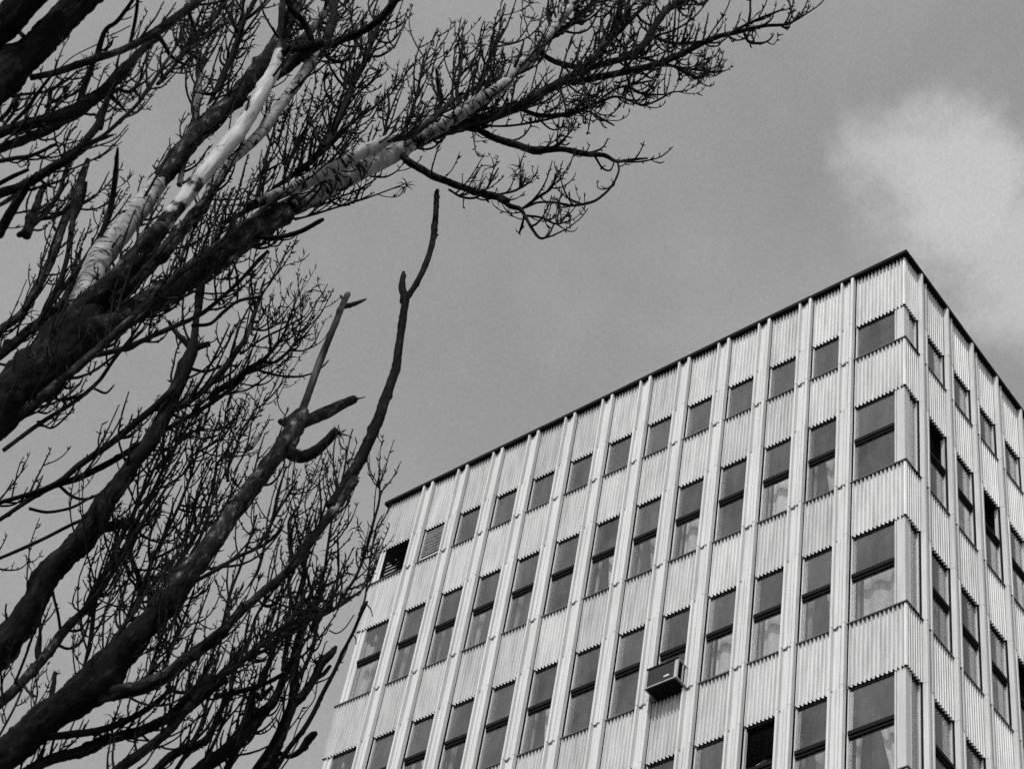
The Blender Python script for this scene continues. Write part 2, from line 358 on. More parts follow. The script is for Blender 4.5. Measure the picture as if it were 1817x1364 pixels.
for r, (z1, z0) in enumerate(rows):
    h = z1 - z0
    s0, s1 = 0.20, CL; window('L', (s0 + s1) / 2, z1, s1 - s0, h, r > 0, CUR.get(r, {}).get(0))
    window('R', (0.17 + CRR - MW) / 2, z1, CRR - MW - 0.17, h, False)
    for k in range(1, 12):
        s = CL + (k - 1) * ML + MW + WB / 2
        if r == 0 and k == 11: louver(s, z1, WB, h, M_LOUV, 11, True); continue
        window('L', s, z1, WB, h, r > 0, CUR.get(r, {}).get(k), opened=(r == 3 and k == 2))
    s0, s1 = CL + 11 * ML + MW, EL - 0.22
    if r == 0: louver((s0 + s1) / 2, z1, s1 - s0, h, M_DARK, 9, False)
    else: window('L', (s0 + s1) / 2, z1, s1 - s0, h, True, CUR[r].get(12))
    for k in range(1, NR + 1):
        window('R', CRR + (k - 1) * MR + WR / 2, z1, WR, h, r > 0, None if r == 0 else [None, 'left', None, 'tied'][(k + r) % 4], opened=((r, k) in ((1, 1), (1, 3), (2, 4))))
    def post(mb): mb.box(-.20, -.05, .05, .17, -h, 0); mb.box(-.212, -.2, .07, .12, -h, 0)
    link('corner_post', box_mesh(('post', round(h, 3)), post, 'corner_post', [M_FRAME]), B, (0, 0, ROOF + z1))
    def post2(mb): mb.box(-EL + .05, -EL + .13, .05, .17, -h, 0); mb.box(-EL + .135, -EL + .215, .065, .12, -h, 0)
    link('corner_post', box_mesh(('post2', round(h, 3)), post2, 'corner_post', [M_MULL]), B, (0, 0, ROOF + z1))

for z1, z0 in bands[1:]:                                       # sills that run round the two corners
    mb = MB(); mb.box(-.212, .018, -.018, .2, .001, .019); mb.box(-.15, .018, .2, CRR - MW, .001, .019); link('corner_sill', mb.mesh('corner_sill', [M_SILL]), B, (0, 0, ROOF + z1))
    mb = MB(); mb.box(-EL - .018, -EL + .22, -.018, .4, .001, .019); link('corner_sill', mb.mesh('corner_sill', [M_SILL]), B, (0, 0, ROOF + z1))
# roof edge, floors, rooms and the rest of the shaft
mb = MB(); Y1 = DEPTH_R + .5; e = .078; zt = [0, .004, -.003, .002, .005, -.002, .001]
nL = 6; st = (EL + 2 * e) / nL
for i in range(nL): mb.box(-EL - e + i * st + (.005 if i else 0), -EL - e + (i + 1) * st, -e, .1, -.078, zt[i])
nR = 5; st = (Y1 - .102) / nR
for i in range(nR): mb.box(-.1, e, .102 + i * st, .102 + (i + 1) * st - .005, -.078, zt[i + 1])
mb.box(-EL - e, -EL + .1, .102, Y1, -.078, 0)
link('roof_edge', mb.mesh('roof_edge', [M_DARK]), B, (0, 0, ROOF))
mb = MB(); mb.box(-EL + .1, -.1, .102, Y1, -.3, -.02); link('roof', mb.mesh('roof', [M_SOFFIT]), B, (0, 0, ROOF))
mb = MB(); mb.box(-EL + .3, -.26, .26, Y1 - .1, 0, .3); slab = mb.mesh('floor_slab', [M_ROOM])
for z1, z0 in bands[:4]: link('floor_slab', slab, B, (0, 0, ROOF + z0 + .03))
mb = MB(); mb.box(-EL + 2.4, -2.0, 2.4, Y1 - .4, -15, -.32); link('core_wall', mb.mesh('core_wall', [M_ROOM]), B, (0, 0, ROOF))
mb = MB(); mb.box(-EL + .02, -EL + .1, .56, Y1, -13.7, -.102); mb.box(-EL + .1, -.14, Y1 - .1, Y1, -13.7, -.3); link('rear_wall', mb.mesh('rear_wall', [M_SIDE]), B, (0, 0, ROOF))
mb = MB(); mb.box(-EL + .02, -.02, .02, Y1, 0, ROOF + LV[9] - .01); link('lower_wall', mb.mesh('lower_wall', [M_SIDE]), B, (0, 0, 0))

# window air conditioner standing in a window of the third row
AC = thing('air_conditioner', 'boxy air conditioner sticking out of a window in the broad ribbed facade', 'air conditioner', (-4.305, -.3, ROOF - 9.105))
w2, D, H = .305, .42, .44
mb = MB(); mb.box(-w2, w2, .012, D, H - .02, H); mb.box(-w2, -w2 + .022, 0.0, D, .022, H - .02); mb.box(w2 - .022, w2, 0.0, .03, .022, H - .02)
mb.box(w2 - .022, w2, .15, .172, .022, H - .02); mb.box(w2 - .022, w2, .27, D, .022, H - .02); mb.box(-w2 + .022, w2 - .022, .2, D, .022, H - .02, 1)
link('casing', mb.mesh('casing', [M_ACBOX, M_DARK]), AC)
mb = MB(); mb.box(-w2 - .006, w2 + .006, -.012, .012, H - .022, H + .006); link('top_trim', mb.mesh('top_trim', [M_DARK]), AC)
mb = MB(); mb.box(-w2 - .008, w2 + .008, -.014, D, 0, .02); mb.box(-w2 + .03, w2 - .03, .01, D, -.02, 0, 1); link('drip_tray', mb.mesh('drip_tray', [M_ACBOX, M_DARK]), AC)
mb = MB(); mb.box(-w2 + .022, w2 - .065, .012, .03, .022, H - .022)
for i in range(13): mb.box(-w2 + .026, w2 - .07, .004, .012, .04 + i * .03, .052 + i * .03)
link('front_grille', mb.mesh('front_grille', [M_ACFRONT]), AC)
mb = MB(); mb.box(w2 - .064, w2 - .0225, .003, .03, .022, H - .022); link('control_strip', mb.mesh('control_strip', [M_ACBOX]), AC)
mb = MB()
for i in range(10): mb.box(w2 - .03, w2 - .02, .03, .27, .05 + i * .038, .058 + i * .038)
link('side_vent', mb.mesh('side_vent', [M_DARK]), AC)
mb = MB(); mb.prism([(.06 * math.cos(t * math.pi / 12), .021 * math.sin(t * math.pi / 12)) for t in range(24)], -.004, .004)
bo = link('badge', mb.mesh('badge', [M_MULL]), AC, (.1, .0, .13)); bo.rotation_euler = (math.pi / 2, 0, 0)

# ------------------------------------------------------------------ trees
# limbs are measured as centre lines with a width; each tree stands at its own distance and every limb gets its own depth
REG = {'A': (0, 0, 3.41), 'B': (400, 0, 3.41), 'C': (800, 0, 2.795), 'D': (0, 350, 3.032), 'E': (0, 780, 2.3356), 'F': (350, 350, 2.48), 'G': (350, 850, 2.654),
       'H': (0, 0, 6.057), 'I': (0, 180, 6.057), 'J': (280, 0, 6.057), 'K': (0, 1064, 4.5425), 'L': (300, 1064, 4.5425), 'M': (200, 560, 5.047)}
NV = np.array([-0.724, 0.689, 0.0])
def at(x, y, h):
    r = CR.T @ np.array([(x - PW / 2) / FPX, (y - PH / 2) / FPX, 1.0]); s = h / (r @ NV); return CAM + r * s, s / FPX
R = np.random.default_rng(11)
def unit(v): return v / (np.linalg.norm(v) + 1e-12)
class Tubes:
    def __init__(s): s.v = []; s.f3 = []; s.f4 = []; s.b = []; s.n = 0
    def tube(s, P, rad, nseg, rough=0.0, knob=0.0, blunt=False, v0=0.0):
        P = np.asarray(P); n = len(P); rad = np.asarray(rad, float)
        T = np.gradient(P, axis=0); T /= np.linalg.norm(T, axis=1)[:, None] + 1e-12
        a = np.array([0.31, 0.2, 0.93]); N = np.empty_like(P); u = unit(np.cross(T[0], a))
        for i in range(n):
            u = u - T[i] * (u @ T[i]); u = unit(u); N[i] = u
        Bn = np.cross(T, N); th = np.arange(nseg) * 2 * math.pi / nseg
        L = v0 + np.concatenate([[0], np.cumsum(np.linalg.norm(np.diff(P, axis=0), axis=1))])
        rr = np.repeat(rad[:, None], nseg, 1)
        if rough:
            for k in range(7):
                fa = R.integers(1, 6); fl = R.uniform(3, 26); rr = rr * (1 + rough * R.uniform(.25, .6) * np.sin(fa * th[None] + fl * L[:, None] + R.uniform(0, 6)) * np.sin(R.uniform(1, 9) * L[:, None] + R.uniform(0, 6)))
            rr = rr * (1 + rough * .35 * R.normal(size=rr.shape))
        if knob:
            for k in range(int(knob * (L[-1] - L[0]) * 3) + 1):
                c = R.uniform(L[0], L[-1]); t0 = R.uniform(0, 6.28); wd = R.uniform(.6, 1.3) * rad.mean()
                rr = rr * (1 + R.uniform(.15, .45) * np.exp(-((L[:, None] - c) / wd) ** 2) * np.clip(np.cos(th[None] - t0), 0, 1) ** 2)
        V = P[:, None, :] + rr[..., None] * (np.cos(th)[None, :, None] * N[:, None, :] + np.sin(th)[None, :, None] * Bn[:, None, :])
        bk = np.stack([np.cos(th)[None] * rr, np.sin(th)[None] * rr, np.repeat(L[:, None], nseg, 1)], -1)
        b = s.n; s.v.append(V.reshape(-1, 3)); s.b.append(bk.reshape(-1, 3)); tip = P[-1] + T[-1] * rad[-1] * (0.15 if blunt else 1.2)
        s.v.append(tip[None]); s.b.append(np.array([[0, 0, L[-1]]])); s.v.append((P[0] - T[0] * rad[0] * .2)[None]); s.b.append(np.array([[0, 0, L[0]]]))
        i = np.arange(n - 1)[:, None] * nseg; j = np.arange(nseg)[None]; j2 = (j + 1) % nseg
        s.f4.append((b + np.stack([i + j, i + j2, i + nseg + j2, i + nseg + j], -1)).reshape(-1, 4))
        e = b + (n - 1) * nseg; j = np.arange(nseg); j2 = (j + 1) % nseg
        s.f3.append(np.stack([e + j, e + j2, np.full(nseg, b + n * nseg)], -1)); s.f3.append(np.stack([b + j2, b + j, np.full(nseg, b + n * nseg + 1)], -1))
        s.n += n * nseg + 2
    def spurs(s, P0, D1, D2, ln, r):
        """many short curved buds at once: three-sided, two lengths and a point"""
        m = len(P0)
        if not m: return
        P1 = P0 + D1 * ln[:, None] * .55; P2 = P1 + D2 * ln[:, None] * .5
        u = np.cross(D1, np.array([.3, .5, .81])); u /= np.linalg.norm(u, axis=1)[:, None] + 1e-9; w = np.cross(D1, u)
        rings = []
        for P, k in ((P0, 1.0), (P1, .85)):
            for t in range(3): rings.append(P + (math.cos(t * 2.094) * u + math.sin(t * 2.094) * w) * (r * k)[:, None])
        V = np.stack(rings + [P2], 1); b = s.n + np.arange(m)[:, None] * 7
        s.v.append(V.reshape(-1, 3)); s.b.append(np.zeros((m * 7, 3)))
        q = np.array([[0, 1, 4, 3], [1, 2, 5, 4], [2, 0, 3, 5]]); t3 = np.array([[3, 4, 6], [4, 5, 6], [5, 3, 6]])
        s.f4.append((b[:, None] + q[None]).reshape(-1, 4)); s.f3.append((b[:, None] + t3[None]).reshape(-1, 3)); s.n += m * 7
    def mesh(s, name, mats, mi=0):
        v = np.concatenate(s.v); f4 = np.concatenate(s.f4); f3 = np.concatenate(s.f3); me = bpy.data.meshes.new(name)
        me.vertices.add(len(v)); me.vertices.foreach_set('co', v.astype(np.float32).ravel())
        nl = f4.size + f3.size; me.loops.add(nl); me.loops.foreach_set('vertex_index', np.concatenate([f4.ravel(), f3.ravel()]).astype(np.int32))
        ls = np.concatenate([np.arange(len(f4)) * 4, f4.size + np.arange(len(f3)) * 3]).astype(np.int32)
        me.polygons.add(len(ls)); me.polygons.foreach_set('loop_start', ls)
        try: me.polygons.foreach_set('loop_total', np.concatenate([np.full(len(f4), 4), np.full(len(f3), 3)]).astype(np.int32))
        except Exception: pass
        at_ = me.attributes.new('bark', 'FLOAT_VECTOR', 'POINT'); at_.data.foreach_set('vector', np.concatenate(s.b).astype(np.float32).ravel())
        for m in mats: me.materials.append(m)
        me.update(calc_edges=True); me.validate()
        me.polygons.foreach_set('use_smooth', np.ones(len(me.polygons), bool))
        return me

UP = np.array([0, 0, 1.0])
def twig_path(P0, d0, L, up, jit, n=7):
    P = [P0]; d = unit(d0); st = L / n
    for i in range(n):
        d = unit(d + UP * up * (0.35 + i / n) + R.normal(size=3) * jit); P.append(P[-1] + d * st)
    return np.array(P)
def add_spurs(tb, P, r0, px, every, lmin, lmax, tuft):
    every *= 1.15
    """buds and short side shoots along a twig"""
    seg = np.diff(P, axis=0); L = np.linalg.norm(seg, axis=1); cum = np.concatenate([[0], np.cumsum(L)]); m = int(cum[-1] / (every * px))
    if m < 1: return
    t = np.sort(R.uniform(.12, 1, m)) * cum[-1]; i = np.clip(np.searchsorted(cum, t) - 1, 0, len(L) - 1)
    fr = ((t - cum[i]) / L[i])[:, None]; p = P[i] + seg[i] * fr; T = seg[i] / L[i][:, None]
    q = R.normal(size=(m, 3)); q -= T * (q * T).sum(1)[:, None]; q /= np.linalg.norm(q, axis=1)[:, None] + 1e-9
    d1 = q * .75 + T * .65; d1 /= np.linalg.norm(d1, axis=1)[:, None]; d2 = q * .4 + T * .5 + UP * R.uniform(0, .8, m)[:, None]; d2 /= np.linalg.norm(d2, axis=1)[:, None]
    ln = R.uniform(lmin, lmax, m) ** 1.0 * px
    tb.spurs(p, d1, d2, ln, np.full(m, 1.35 * px) * R.uniform(.8, 1.3, m))
    if tuft:                                                 # drooping catkin-like fingers at the tip
        k = R.integers(4, 9); e = P[-1] - (P[-1] - P[-2]) * R.uniform(0, 1.4, k)[:, None]; q = R.normal(size=(k, 3)); q[:, 2] = np.abs(q[:, 2]) * .5 + .2; q /= np.linalg.norm(q, axis=1)[:, None]
        d2 = q * .8 - UP * .75; d2 /= np.linalg.norm(d2, axis=1)[:, None]
        tb.spurs(e, q, d2, R.uniform(16, 34, k) * px, np.full(k, 1.2 * px))

def grow(tb, S, dens, length, up, lo=0.0, hi=1.0, tuftp=.07, child=.55):
    """side twigs on a limb S = (points, radii, px scale)"""
    P, rad, px = S; seg = np.diff(P, axis=0); L = np.linalg.norm(seg, axis=1); cum = np.concatenate([[0], np.cumsum(L)])
    cnt = R.poisson(1.15 * dens * cum[-1] * (hi - lo) / (100 * px))
    for _ in range(cnt):
        t = R.uniform(lo, hi) * cum[-1]; i = min(np.searchsorted(cum, t, 'right') - 1, len(L) - 1); T = seg[i] / L[i]; p = P[i] + seg[i] * ((t - cum[i]) / L[i])
        q = R.normal(size=3); q = unit(q - T * (q @ T)); ln = 1.2 * length * px * R.uniform(.4, 2.1); r0 = min(rad[i] * .7, px * R.uniform(1.5, 2.9) * (length / 90) ** .3)
        W = twig_path(p + q * rad[i] * .5, q * R.uniform(.35, .9) + T * R.uniform(.3, 1.1), ln, up * R.uniform(.5, 1.5), .062, 9)
        tb.tube(W, np.linspace(r0, r0 * .5, len(W)) * R.uniform(.88, 1.14, len(W)), 5)
        add_spurs(tb, W, r0, px, 17, 6, 15, R.random() < tuftp)
        for c in range(R.poisson(child * max(0, ln / px - 35) / 55)):
            j = R.integers(2, len(W) - 1); T2 = unit(W[j + 1] - W[j]); q = R.normal(size=3); q = unit(q - T2 * (q @ T2)); l2 = ln * R.uniform(.2, .55)
            W2 = twig_path(W[j], q * .8 + T2 * .6, l2, up * R.uniform(.6, 1.3), .08, 6)
            tb.tube(W2, np.linspace(r0 * .7, r0 * .42, len(W2)) * R.uniform(.88, 1.14, len(W2)), 4); add_spurs(tb, W2, r0 * .6, px, 15, 5, 12, R.random() < tuftp)

def catmull(K, step):
    K = np.asarray(K, float); K = np.vstack([2 * K[0] - K[1], K, 2 * K[-1] - K[-2]]); out = []
    for i in range(1, len(K) - 2):
        n = max(2, int(np.linalg.norm(K[i + 1, :2] - K[i, :2]) / step)); t = np.linspace(0, 1, n, endpoint=False)[:, None]; a, b, c, d = K[i - 1:i + 3]
        q = .5 * (2 * b + (c - a) * t + (2 * a - 5 * b + 4 * c - d) * t * t + (3 * b - a - 3 * c + d) * t ** 3); q[:, 2] = (b[2] + (c[2] - b[2]) * t[:, 0]); out.append(q)
    return np.vstack(out + [K[-2][None]])

def build_tree(label, group, h0, text, up, tdens, tlen):
    """lines: id parent region bark [options] : x,y,w x,y,w ...   options d<density> l<length> b(lunt) k<knobs> u<up>"""
    strokes = {}; order = []
    for line in text.strip().splitlines():
        hd, body = line.split(':'); hd = hd.split(); sid, par, reg, kind = hd[:4]; ox, oy, sc = REG[reg]; pts = []; w = 10
        for t in body.split():
            q = [float(c) for c in t.split(',')]
            if len(q) > 2: w = q[2]
            pts.append((ox + q[0] / sc, oy + q[1] / sc, w / sc))
        opt = {'d': tdens, 'l': tlen, 'k': 0.0, 'u': up, 'b': 0, 'z': None}
        for o in hd[4:]: opt[o[0]] = float(o[1:]) if len(o) > 1 else 1
        pts = np.array(pts); wm = pts[:, 2].mean(); K = catmull(pts, max(2.5, min(7, wm * .25)))
        if par == '-' : d0 = opt['z'] or 0.0
        else:
            pk, ph = strokes[par]; j = np.argmin(((pk[:, :2] - K[0, :2]) ** 2).sum(1)); d0 = ph[j]
        dz = opt['z'] if (opt['z'] is not None and par != '-') else R.uniform(-.45, .6) * min(1.0, len(K) / 40)
        hh = h0 + d0 + dz * np.linspace(0, 1, len(K)) ** 1.3 + 0.0; strokes[sid] = (K, hh - h0)
        P = []; rad = []
        for (x, y, ww), h in zip(K, hh):
            p, px = at(x, y, h); P.append(p); rad.append(max(ww * (.95 if ww > 14 else 1), 2.2) / 2 * px)
        order.append((sid, par, kind, opt, np.array(P), np.array(rad), px, wm))
    base = None; root = None
    for sid, par, kind, opt, P, rad, px, wm in order:
        name = 'branch'
        if base is None:                                      # the trunk goes on down to the ground outside the picture
            name = 'trunk'; lean = unit((P[2] - P[0]) * np.array([1, 1, 0])); base = P[0] - lean * P[0][2] * .16; base[2] = 0
            t = np.linspace(0, 1, 26, endpoint=False)[:, None]; T0 = unit(P[3] - P[0]); c1 = base + UP * P[0][2] * .6; c2 = P[0] - T0 * P[0][2] * .22
            low = (1 - t) ** 3 * base + 3 * (1 - t) ** 2 * t * c1 + 3 * (1 - t) * t * t * c2 + t ** 3 * P[0]; low[0, 2] = -.15
            lr = rad[0] * (1 + .45 * (1 - t[:, 0]) + .7 * np.exp(-t[:, 0] * 14)); P = np.vstack([low, P]); rad = np.concatenate([lr, rad])
            root = thing('poplar_tree', label, 'tree', base, group)
        elif opt['b'] == 2: name = 'branch_stub'
        tb = Tubes(); ns = 5 if wm < 6 else 7 if wm < 11 else 12 if wm < 25 else 22 if wm < 50 else 34
        rg = {'s': .035, 'p': .05, 'q': .10, 'r': .12, 't': .08, 'w': .07}[kind]; 
        if wm < 12 and kind in 'rt': rg = .07
        kn = opt['k'] or {'s': .3, 'p': .4, 'q': 1.0, 'r': .8, 't': .9, 'w': .6}[kind]
        tb.tube(P - base, rad, ns, rg, kn, bool(opt['b']))
        o = link(name, tb.mesh(name, [BARK[kind]]), root)
        if opt['d'] > 0:
            tw = Tubes(); grow(tw, ((P if name != 'trunk' else P[26:]) - base, rad if name != 'trunk' else rad[26:], px), opt['d'], opt['l'], opt['u'])
            if tw.n: tag(link('twigs', tw.mesh('twigs', [BARK['t']]), o), kind='stuff')
    return root

# the near, nearly black tree in the upper left corner
build_tree('dark thick poplar closest to the viewer, two black trunks forking across the corner', 'poplar trees', 6.6, '''
n1 - H r z0 d0: -420,1330,400 -100,970,380 200,684,360 450,444,345 850,20,335 1100,-250,330 1400,-560,300
n2 n1 H r z-.5 d0: -420,1330,330 -300,640,350 -150,450,350 0,278,350 290,0,345 520,-230,330 800,-520,300
n3 n1 H q d2 l60: 330,835,75 560,790,75 800,710,80 1050,625,80 1300,545,82 1500,445,85 1700,335,95 1880,200,100 2000,110,100 2120,20,95 2250,-140,80
th n2 H r d0: 260,400,60 210,345,45 165,290,10
n4 n3 H t d1 l40: 1040,620,65 1080,470,60 1140,320,50 1250,240,48 1330,140,45 1430,0,40 1480,-80,35
n5 n3 H t d1 l40: 1390,500,42 1430,330,40 1470,100,38 1480,-60,34
n6 n3 H t d0: 650,725,14 800,600,13 1060,470,10
n7 n4 H t d0: 1110,400,16 1220,370,14 1400,278,9
n8 n4 H t d0: 1090,545,28 1150,525,26 1195,480,24 1215,415,14
n9 n4 H t d0: 1300,215,16 1360,205,15 1412,183,9
m1 n3 J t d1.8 l60 z.2: 300,50,35 420,55,34 540,45,30 680,10,26 760,-40,22
m2 n3 J t d1.2 l60 z.1: 300,60,44 340,150,42 380,270,42 405,340,40 410,400,36
m3 n3 J t d0.0: 0,370,52 80,500,50 130,590,46 200,650,38 280,690,32 385,715,14
a1 n1 H r d2.2 l60 z.3: -150,1480,130 100,1390,130 300,1340,130 560,1265,140 800,1190,150 1000,1060,150 1150,955,140 1300,780,130 1450,620,100 1600,470,80 1720,330,60
a2 a1 H t d1.6 l70: 840,1190,80 890,980,75 950,820,66 1000,680,55
a3 a1 H t d1 l50: 460,1363,52 500,1230,52 525,1130,50 548,970,44
a4 n1 H t d2 l60: 120,1040,36 240,1018,36 400,1000,34 530,980,34 650,905,33 760,830,30 830,760,24
a5 a1 H t d1 l50: 480,1150,36 560,1100,36 680,1050,34 800,1010,32 880,940,26
a6 n1 H t d1.5 l60: 130,1330,46 280,1180,46 400,1010,42 530,840,34 600,760,26
a7 a1 H t d0: 0,1290,52 90,1200,50 160,1060,46 170,990,30
a8 a1 H t d1 l50: 40,1350,40 150,1200,40 200,1050,36 230,1000,26
a9 a1 H t d0: 1180,1020,60 1280,1120,42 1390,1238,12
b1 a1 J t d3 l70: -440,955,45 -260,960,46 0,500,0.1
b2 a1 J t d4 l70: 0,905,46 100,790,46 200,680,44 300,545,44 420,405,48 500,300,58 560,245,62 640,150,58 690,60,45 730,-40,36
c1 a1 I r d2 l70: -200,620,110 0,510,112 200,430,112 430,340,110 700,200,105 900,100,90
c2 a1 I t d2 l60: -100,660,52 0,640,50 150,612,50 300,592,48 420,550,44 600,460,34
c3 c1 I r d2 l60 z-.2: -150,1040,115 0,985,112 200,925,110 380,830,108 550,720,100 700,640,95 850,500,92 960,370,80 1050,250,70 1100,100,60 1150,-30,50
c4 c3 I t d1.5 l50: 500,790,50 700,640,55 850,560,55 1000,440,55 1110,395,45 1225,358,20
c5 c3 I t d1.2 l60: 650,680,54 780,580,52 900,480,50 1100,375,46 1300,200,46 1480,25,42 1560,-95,42 1640,-200,42 1740,-360,38 1817,-470,34 1950,-690,30
c6 c3 I t d1 l60: -100,1160,40 0,1110,40 200,985,38 350,940,36 480,905,34 650,850,30 800,740,22
c7 c6 I t d0: 430,840,34 500,900,30 600,932,18
c8 c3 I t d2 l60: -100,940,52 0,880,50 150,800,48 300,735,40
c9 c3 I t d3 l60: 200,1440,62 310,1363,62 450,1240,60 560,1100,58 650,950,52 700,760,44 765,640,36
e1 c3 I r d2 l60: 280,1440,112 330,1280,112 385,1140,95 440,980,70 480,880,36
e2 c3 I r d2.5 l60: -20,1440,112 50,1300,112 120,1180,108 200,1060,90 300,900,66 360,800,34
e3 c3 I q d.6 l50: 760,1420,58 785,1250,64 795,1100,70 840,950,86 900,750,80 945,630,55
e4 e3 I t d0 b2: 775,1310,45 870,1120,46 905,990,44 925,860,36
e5 c3 I q d.6 l40 b1: 1080,1440,58 1130,1340,60 1180,1200,60 1215,1000,60 1245,760,64 1265,500,28
e6 a1 H t d2 l60: 1080,1380,60 1120,1190,56 1170,1060,44 1240,900,36
''', .55, 3, 60)

